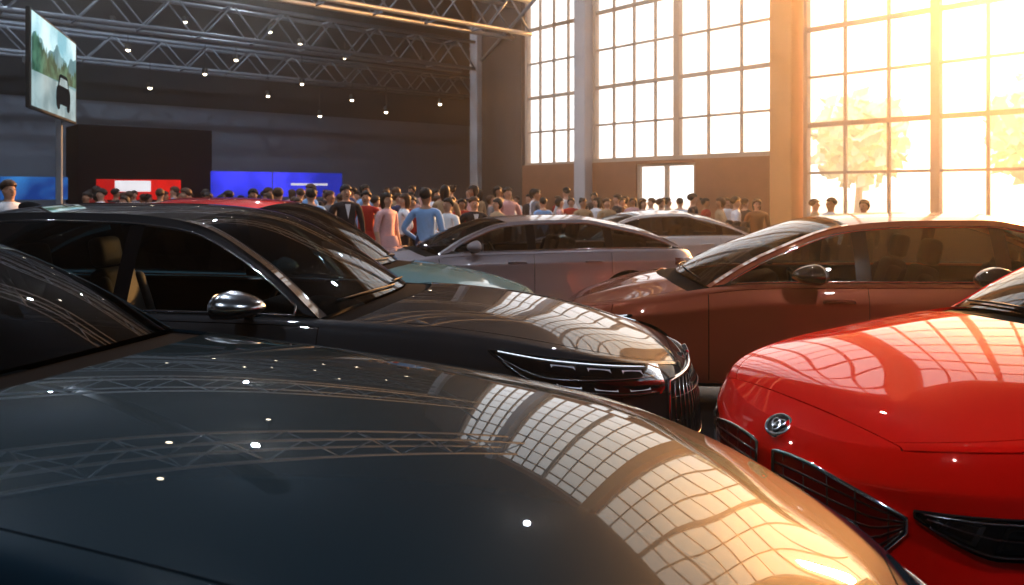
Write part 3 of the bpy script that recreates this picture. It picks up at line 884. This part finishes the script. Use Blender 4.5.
# ------------------------------------------------------------------ PEOPLE
SK=M('skin',(.58,.34,.24),.55);HAIRD=M('hair_dark',(.012,.009,.008),.6);HAIRB=M('hair_brown',(.08,.04,.02),.6)
EYE=M('eye_dark',(.03,.02,.02),.3);SHOE=M('shoe_black',(.015,.013,.012),.4)
def skeleton(pose):
    V_=[];E=[];R=[];Lb=[]
    def v(p,r,l): V_.append(p);R.append(r if isinstance(r,tuple) else (r,r));Lb.append(l);return len(V_)-1
    def e(a,b): E.append((a,b))
    pel=v((0,0,.95),(.15,.105),'leg')
    ch0=v((0,0,1.10),(.135,.095),'shirt');ch=v((0,0,1.27),(.165,.11),'shirt');ch2=v((0,-.0,1.40),(.12,.085),'shirt')
    nk=v((0,.005,1.49),.050,'skin');h0=v((0,-.012,1.56),(.055,.066),'skin');h1=v((0,-.005,1.64),(.068,.086),'skin');h2=v((0,.005,1.705),(.054,.068),'skin')
    for a,b_ in((pel,ch0),(ch0,ch),(ch,ch2),(ch2,nk),(nk,h0),(h0,h1),(h1,h2)): e(a,b_)
    ns=v((0,-.100,1.605),.012,'skin');e(h1,ns)
    for s in(-1,1):
        er=v((s*.076,.01,1.62),.013,'skin');e(h1,er)
    for s in(-1,1):
        stp={'walk':(.16*s),'stand':.0}.get(pose,0)
        hip=v((s*.095,0,.90),.092,'leg');kn=v((s*.105,-.02-stp*.9,.50),.060,'leg');an=v((s*.11,.02-stp*1.4+(.10 if pose=='walk' and s<0 else 0),.10),.042,'leg')
        ft=v((s*.115,-.06-stp*1.4+(.10 if pose=='walk' and s<0 else 0),.045),.043,'shoe');toe=v((s*.125,-.17-stp*1.4+(.10 if pose=='walk' and s<0 else 0),.035),.032,'shoe')
        for a,b_ in((pel,hip),(hip,kn),(kn,an),(an,ft),(ft,toe)): e(a,b_)
        sh=v((s*.185,0,1.405),.065,'shirt')
        if pose in('stand','walk','dress'):
            sw=-.12*s if pose=='walk' else 0
            el=(s*.25,.02+sw,1.13);wr=(s*.26,-.05+sw*1.8,.88)
        elif pose=='fold':
            el=(s*.25,-.02,1.14);wr=(s*.04,-.20,1.16+.03*s)
        elif pose=='hip':
            el=(s*.33,.06,1.15) if s>0 else (s*.25,.02,1.13);wr=(s*.19,-.06,1.02) if s>0 else (s*.24,-.16,1.05)
        else:
            el=(s*.24,-.08,1.16);wr=((s*.09,-.30,1.40) if s>0 else (s*.08,-.29,1.36))
        el_=v(el,.048,'arm');w_=v(wr,.032,'fore');e(ch2,sh);e(sh,el_);e(el_,w_)
        d=(Vector(wr)-Vector(el)).normalized()
        pm_=Vector(wr)+d*.07;p_=v(tuple(pm_),(.034,.020),'skin');e(w_,p_)
        side=Vector((0,1,0)) if pose in('stand','walk','dress') else Vector((0,0,1))
        perp=side-d*side.dot(d);perp.normalize();cur=d.cross(perp)*(-s)
        for k_,(o_,ln) in enumerate(((-.030,.062),(-.010,.078),(.010,.074),(.028,.058))):
            a=Vector(wr)+d*.06+perp*o_;b1=a+d*(ln*.65+.02);c1=b1+(d*.8+cur*.6).normalized()*ln*.5
            i0=v(tuple(a),.0095,'skin');i1=v(tuple(b1),.0088,'skin');i2=v(tuple(c1),.0075,'skin');e(i0,i1);e(i1,i2)
        a=Vector(wr)+d*.03-perp*.02;b1=a-perp*.035+d*.03;c1=b1+d*.03
        i0=v(tuple(a),.011,'skin');i1=v(tuple(b1),.010,'skin');i2=v(tuple(c1),.008,'skin');e(i0,i1);e(i1,i2)
    return V_,E,R,Lb
SLOTS={'skin':0,'shirt':1,'arm':1,'fore':1,'leg':2,'shoe':3}
def make_template(pose,short=False):
    V_,E,R,Lb=skeleton(pose)
    me=bpy.data.meshes.new('t');me.from_pydata(V_,E,[]);ob=bpy.data.objects.new('t',me);COL.objects.link(ob)
    sm=ob.modifiers.new('s','SKIN');sm.use_smooth_shade=True
    if not me.skin_vertices:
        bm=bmesh.new();bm.from_mesh(me);bm.verts.layers.skin.verify();bm.to_mesh(me);bm.free()
    sv=me.skin_vertices[0].data
    for i in range(len(V_)):
        sv[i].radius=R[i];sv[i].use_root=False
    sv[0].use_root=True
    ss=ob.modifiers.new('u','SUBSURF');ss.levels=1;ss.render_levels=1
    bpy.context.view_layer.update()
    dg=bpy.context.evaluated_depsgraph_get()
    m2=bpy.data.meshes.new_from_object(ob.evaluated_get(dg))
    bpy.data.objects.remove(ob)
    m2.materials.clear()
    for mt in(SK,BLACK,BLACK,SHOE): m2.materials.append(mt)
    segs=[(Vector(V_[a]),Vector(V_[b_]),Lb[b_],max(R[a]+R[b_])) for a,b_ in E]
    for p in m2.polygons:
        c=p.center;best=None;bd=9
        for a,b_,l,r in segs:
            d=b_-a;t=max(0,min(1,(c-a).dot(d)/max(d.length_squared,1e-9)));q=(c-(a+d*t)).length-r*.6
            if q<bd:bd=q;best=l
        if best=='fore' and short: k_=0
        else: k_=SLOTS[best]
        if c.z>1.475 and abs(c.x)<.15: k_=0
        if abs(c.x)<.16 and .2<c.z<.93 and best!='skin' : k_=2
        p.material_index=k_;p.use_smooth=True
    return m2
TPL={p+('s' if sh else ''):make_template(p,sh) for p,sh in(('stand',False),('stand',True),('walk',False),('fold',False),('phone',True),('dress',True),('hip',False))}
def hairmesh(kind):
    b=MB()
    def fn(p):
        x,y,z=p
        if y<-.02 and z<.03: z=.03+ (z-.03)*.12; y=y*.90
        if kind==0 and z<0: z*=.75
        if kind==1 and z<-.02 and y>-.02: z=z*2.6; x*=1.08
        if kind==3 and z<-.02 and y>-.04: z=z*1.5; x*=1.12
        return(x,y,z)
    b.ell((.090,.112,.100),(0,.014,1.668),18,14,fn=fn)
    if kind==2: b.ell((.035,.035,.035),(0,.125,1.74),12,8)
    o=b.obj('hair',HAIRD,None,True);m=o.data;bpy.data.objects.remove(o);return m
HM={i:hairmesh(i) for i in range(4)}
def skirtmesh():
    b=MB();b.lathe([(.16,1.02),(.19,.92),(.22,.75),(.25,.55),(.245,.54),(.2,.75),(.15,.95)],24,'z')
    o=b.obj('skirt',BLACK,None,True);m=o.data;bpy.data.objects.remove(o);return m
SKM=skirtmesh()
eb=MB()
for s in(-1,1): eb.ell((.012,.006,.007),(s*.030,-.088,1.635),8,6)
eb.ell((.022,.005,.006),(0,-.085,1.565),8,6)
eo=eb.obj('eyes',EYE,None,True);EYM=eo.data;bpy.data.objects.remove(eo)
sb=MB();sb.add([(-.045,-.128,1.44),(.045,-.128,1.44),(.0,-.150,1.20)],[(0,1,2)])
so_=sb.obj('shirt_front',M('white_shirt',(.75,.75,.78),.7),None,False);SFM=so_.data;bpy.data.objects.remove(so_)
CL={}
def cloth(c):
    if c not in CL: CL[c]=M('cloth_%d'%len(CL),c,.8,noise=(25,.15))
    return CL[c]
def cloth_name(c):
    r,g,b_=c;mx=max(c);mn=min(c)
    if mx<.06: return 'dark'
    if mx-mn<.08: return 'white' if mx>.5 else 'grey'
    if b_==mx: return 'blue'
    if r==mx and g>.6*r: return 'tan'
    if r==mx and g>.3: return 'pink'
    return 'red' if g<.1 else 'brown'
def person(X,Y,Z,pose,shirt,legs,rz,long=0,hair=None,near_=True,skinm=None):
    root=bpy.data.objects.new('person',TPL[pose]);COL.objects.link(root)
    wsc=random.uniform(1.02,1.16)
    root.location=(X,Y,0);root.rotation_euler=(0,0,rz);s=Z/1.77;root.scale=(s*wsc,s*1.06,s)
    for i,mt in((0,skinm or SK),(1,cloth(shirt)),(2,cloth(legs))):
        root.material_slots[i].link='OBJECT';root.material_slots[i].material=mt
    if pose=='dresss':
        root.material_slots[2].material=skinm or SK
        k=bpy.data.objects.new('skirt',SKM);link(k,root);k.material_slots[0].link='OBJECT';k.material_slots[0].material=cloth(shirt)
    hk=random.choice([1,1,3,2]) if (long or pose=='dresss') else 0
    h=bpy.data.objects.new('hair',HM[hk]);link(h,root);h.material_slots[0].link='OBJECT';h.material_slots[0].material=hair or HAIRD
    if near_:
        link(bpy.data.objects.new('eyes',EYM),root)
        if max(shirt)<.06 and pose=='stand': link(bpy.data.objects.new('shirt_front',SFM),root)
    act={'stand':'standing','stands':'standing','walk':'walking','fold':'with folded hands','phones':'raising both hands','hip':'hand on hip'}.get(pose,'')
    if pose=='dresss': lab='person in a %s dress standing in the crowd'%cloth_name(shirt)
    else: lab='person in %s top and %s trousers %s'%(cloth_name(shirt),cloth_name(legs),act)
    tag(root,lab,'person','crowd of visitors')
    return root
SKD=M('skin_tan',(.40,.21,.13),.55)
DK=(.02,.02,.028);WH=(.80,.80,.84);LB=(.28,.48,.78);TAN=(.45,.32,.2);PK=(.70,.42,.42);GR=(.2,.2,.22);RD=(.45,.03,.02);NV=(.03,.05,.14);BR=(.2,.1,.05)
spec=[
(9,179,10.4,'stand',WH,DK,60,0),(116,188,20,'stand',DK,DK,150,0),(134,190,21,'stand',GR,DK,20,0),(160,188,16.5,'hip',WH,NV,200,0),
(206,189,18,'stand',DK,DK,170,0),(253,188,15.0,'fold',DK,DK,10,0),(278,187,13.7,'stands',LB,DK,190,0),(311,188,13.5,'hip',LB,NV,200,0),
(346,184,13.2,'stand',DK,DK,25,0),(330,190,14.6,'stand',GR,DK,60,1),(366,190,13.9,'dresss',RD,DK,0,1),(387,192,12.75,'dresss',PK,DK,60,1),(404,193,13.6,'hip',WH,DK,-70,1),
(426,187,11.2,'hip',LB,NV,165,0),(448,197,12.5,'fold',WH,DK,-40,1),(474,196,13.2,'stand',DK,DK,20,0),(497,198,14.6,'hip',TAN,BR,-60,1),
(462,198,16,'stand',RD,DK,0,1),(438,195,16.5,'stand',WH,DK,70,0),(412,196,15.6,'stand',RD,DK,20,1),(376,196,16,'stand',TAN,DK,120,0),(510,199,17,'stand',WH,DK,40,0),
(543,197,16.5,'stands',LB,DK,200,0),(560,200,17.5,'hip',PK,DK,90,1),(571,201,18.6,'stand',RD,DK,0,1),(583,199,17.2,'dresss',TAN,DK,20,1),(596,199,18.5,'stand',WH,DK,-60,1),(607,200,17,'fold',TAN,BR,30,0),
(622,203,20,'stand',BR,DK,50,0),(633,202,19.5,'stand',PK,DK,-30,1),(651,198,18,'stand',WH,GR,-80,0),(668,199,18.5,'walk',TAN,DK,100,1),(693,193,16,'fold',DK,DK,90,0),
(720,197,15.6,'hip',TAN,BR,-90,1),(736,196,15.2,'stand',WH,BR,80,0),(757,199,15.4,'stand',BR,DK,0,1),(815,199,14.7,'stand',TAN,BR,70,0),(831,197,13.6,'stand',WH,BR,-70,0),(864,200,13.4,'stand',BR,DK,-50,1),
(643,200,16.5,'stand',PK,DK,40,1),(680,200,18.0,'stands',WH,DK,150,0),(706,199,17.2,'stand',RD,DK,60,1),(745,200,17,'stand',DK,DK,120,0),(727,201,17.8,'stand',WH,DK,0,0),(661,201,16.2,'walk',BR,DK,80,0)]
placed=[]
for i,(px,py,Yp,po,sh,lg,rz,lo) in enumerate(spec):
    X=wx(px,Yp);Z=min(1.85,max(1.52,wz(py,Yp)))
    person(X,Yp,Z,po,sh,lg,math.radians(rz),lo,HAIRB if i%3==0 else HAIRD,True,SKD if i%4==1 else SK);placed.append((X,Yp))
cols=[DK,DK,DK,GR,WH,WH,WH,LB,LB,TAN,PK,RD,NV]
n=0;tries=0
while n<80 and tries<4000:
    tries+=1
    px=random.uniform(85,520) if random.random()<.8 else random.uniform(520,625)
    Yp=random.uniform(15.2,22.3)
    X=wx(px,Yp)
    if px>520: Yp=random.uniform(17.5,21.5);X=wx(px,Yp)
    if (Vector((X,Yp,0))-O).dot(V)>-1.2: continue
    if any(math.hypot(X-a,Yp-b_)<.78 for a,b_ in placed): continue
    placed.append((X,Yp));n+=1
    po=random.choice(['stand','stands','walk','fold','phones','dresss','hip'])
    person(X,Yp,random.uniform(1.52,1.84),po,random.choice(cols),random.choice([DK,DK,NV,GR,BR]),random.uniform(0,6.28),random.randint(0,1),random.choice([HAIRD,HAIRD,HAIRB]),False,random.choice([SK,SKD]))

# ------------------------------------------------------------------ exterior
b=MB();b.box((160,160,.2),(W3(0,80.5,-.14)),ROT);o=b.obj('ground_outside',M('pale_paving',(.62,.56,.48),.8,noise=(.5,.1)));o['kind']='structure'
LEAF=M('pale_leaves',(.80,.78,.60),.9,noise=(1.5,.1),spec=0,emit=(.8,.75,.55),es=.18);BARK=M('tree_bark',(.70,.60,.46),.9,spec=0,emit=(.8,.7,.5),es=.15)  # outdoor glare put into leaves and bark as pale colour and emission
def tree(a,bb,h,sd_):
    rr=random.Random(sd_)
    p=W3(a,bb,-.04);t=MB();t.tube([(0,0,0),(.1,.05,h*.25),(0,.1,h*.55),(.1,0,h*.8)],[.28,.2,.14,.05],8)
    for i in range(6):
        an=rr.uniform(0,6.28);z0=h*rr.uniform(.35,.6);t.tube([(0,0.05,z0),(math.cos(an)*h*.16,math.sin(an)*h*.16,z0+h*.16)],[.09,.04],6)
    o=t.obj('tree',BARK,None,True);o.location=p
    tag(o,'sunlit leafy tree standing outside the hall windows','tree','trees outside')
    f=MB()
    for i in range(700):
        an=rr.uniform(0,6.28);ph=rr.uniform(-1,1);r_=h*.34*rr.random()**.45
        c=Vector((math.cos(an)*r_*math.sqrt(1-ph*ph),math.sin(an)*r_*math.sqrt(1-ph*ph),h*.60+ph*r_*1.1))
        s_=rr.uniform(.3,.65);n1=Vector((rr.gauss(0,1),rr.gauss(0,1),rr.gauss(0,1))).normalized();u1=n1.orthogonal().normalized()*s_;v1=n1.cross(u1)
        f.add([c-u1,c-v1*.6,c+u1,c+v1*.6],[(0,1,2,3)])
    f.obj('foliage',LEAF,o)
for a,bb,h,s_ in((-8.0,24,9,1),(-18,20,9,2),(2.0,27,8,3),(12,28,8,5),(-29,22,9,6)): tree(a,bb,h,s_)

# ------------------------------------------------------------------ light
sd=Vector((.76,1.0,.32)).normalized()
w=bpy.data.worlds.new('World');scene.world=w;w.use_nodes=True;nt=w.node_tree;bg=nt.nodes['Background']
tc=nt.nodes.new('ShaderNodeTexCoord');dp=nt.nodes.new('ShaderNodeVectorMath');dp.operation='DOT_PRODUCT';dp.inputs[1].default_value=sd
nt.links.new(tc.outputs['Generated'],dp.inputs[0])
rp=nt.nodes.new('ShaderNodeValToRGB');cr_=rp.color_ramp
cr_.elements[0].position=.3;cr_.elements[0].color=(.74,.80,.92,1)
cr_.elements[1].position=1.;cr_.elements[1].color=(1.5,1.35,1.0,1)
e1=cr_.elements.new(.88);e1.color=(.88,.89,.92,1)
e3=cr_.elements.new(.96);e3.color=(1.0,.95,.86,1)
nt.links.new(dp.outputs['Value'],rp.inputs[0]);nt.links.new(rp.outputs[0],bg.inputs[0]);bg.inputs[1].default_value=1.6
su=bpy.data.lights.new('sun','SUN');su.energy=8;su.color=(1,.48,.16);su.angle=math.radians(1.5)
so=bpy.data.objects.new('sun',su);so.rotation_euler=(-sd).to_track_quat('-Z','Y').to_euler();so.location=(20,40,20);COL.objects.link(so)
pl=bpy.data.lights.new('portal','AREA');pl.shape='RECTANGLE';pl.size=44;pl.size_y=HC;pl.cycles.is_portal=True
po=bpy.data.objects.new('portal',pl);c_=W3(-12,.3,HC/2);po.location=c_
po.rotation_euler=(-V).to_track_quat('-Z','Z').to_euler();COL.objects.link(po)
for (x,y,z,en) in((-10,12,11,800),(-4,8,10.5,550),(-14,24,10.5,800),(-5,17,10.5,900),(-5,-3,10,800),(-9,30,10,500),(-20,18,10,600),(3,-2,8,700),(3,13,10,400)):
    l=bpy.data.lights.new('hall_light','POINT');l.energy=en;l.shadow_soft_size=.10;l.color=(.78,.88,1.)  # added cool fill points that lift the ambient level; no fixtures behind them
    o=bpy.data.objects.new('hall_light',l);o.location=(x,y,z);COL.objects.link(o)
hz=bpy.data.materials.new('haze');hz.use_nodes=True;nt=hz.node_tree;nt.nodes.clear()
oo=nt.nodes.new('ShaderNodeOutputMaterial');vs_=nt.nodes.new('ShaderNodeVolumeScatter');vs_.inputs['Density'].default_value=.0058;vs_.inputs['Anisotropy'].default_value=.87
vs_.inputs['Color'].default_value=(1,.88,.74,1);nt.links.new(vs_.outputs[0],oo.inputs['Volume'])
bot=[Vector((p.x,p.y,.01)) for p in cl];topp=[Vector((p.x,p.y,HC-.01)) for p in cl];nn_=len(cl)
hv=bot+topp;hf=[tuple(range(nn_))[::-1],tuple(range(nn_,2*nn_))]+[(i,(i+1)%nn_,nn_+(i+1)%nn_,nn_+i) for i in range(nn_)]
ho=mesh_obj('air_haze',hv,hf,hz,None,False);ho['kind']='structure'

cam=bpy.data.cameras.new('Camera');co=bpy.data.objects.new('Camera',cam);COL.objects.link(co)
cam.sensor_width=36;cam.lens=36*F/1024;co.location=(0,0,CAMH);co.rotation_euler=(math.pi/2,0,0)
cam.shift_y=-(292.5-Y0)/1024
cam.clip_start=.05;cam.clip_end=400
cam.dof.use_dof=True;cam.dof.focus_distance=4.2;cam.dof.aperture_fstop=3.2
scene.camera=co
scene.view_settings.view_transform='Standard'
scene.view_settings.exposure=.15
scene.view_settings.gamma=.94
for lk in('Medium High Contrast','High Contrast'):
    try:
        scene.view_settings.look=lk;print('LOOK',lk);break
    except Exception as ex: print(ex)
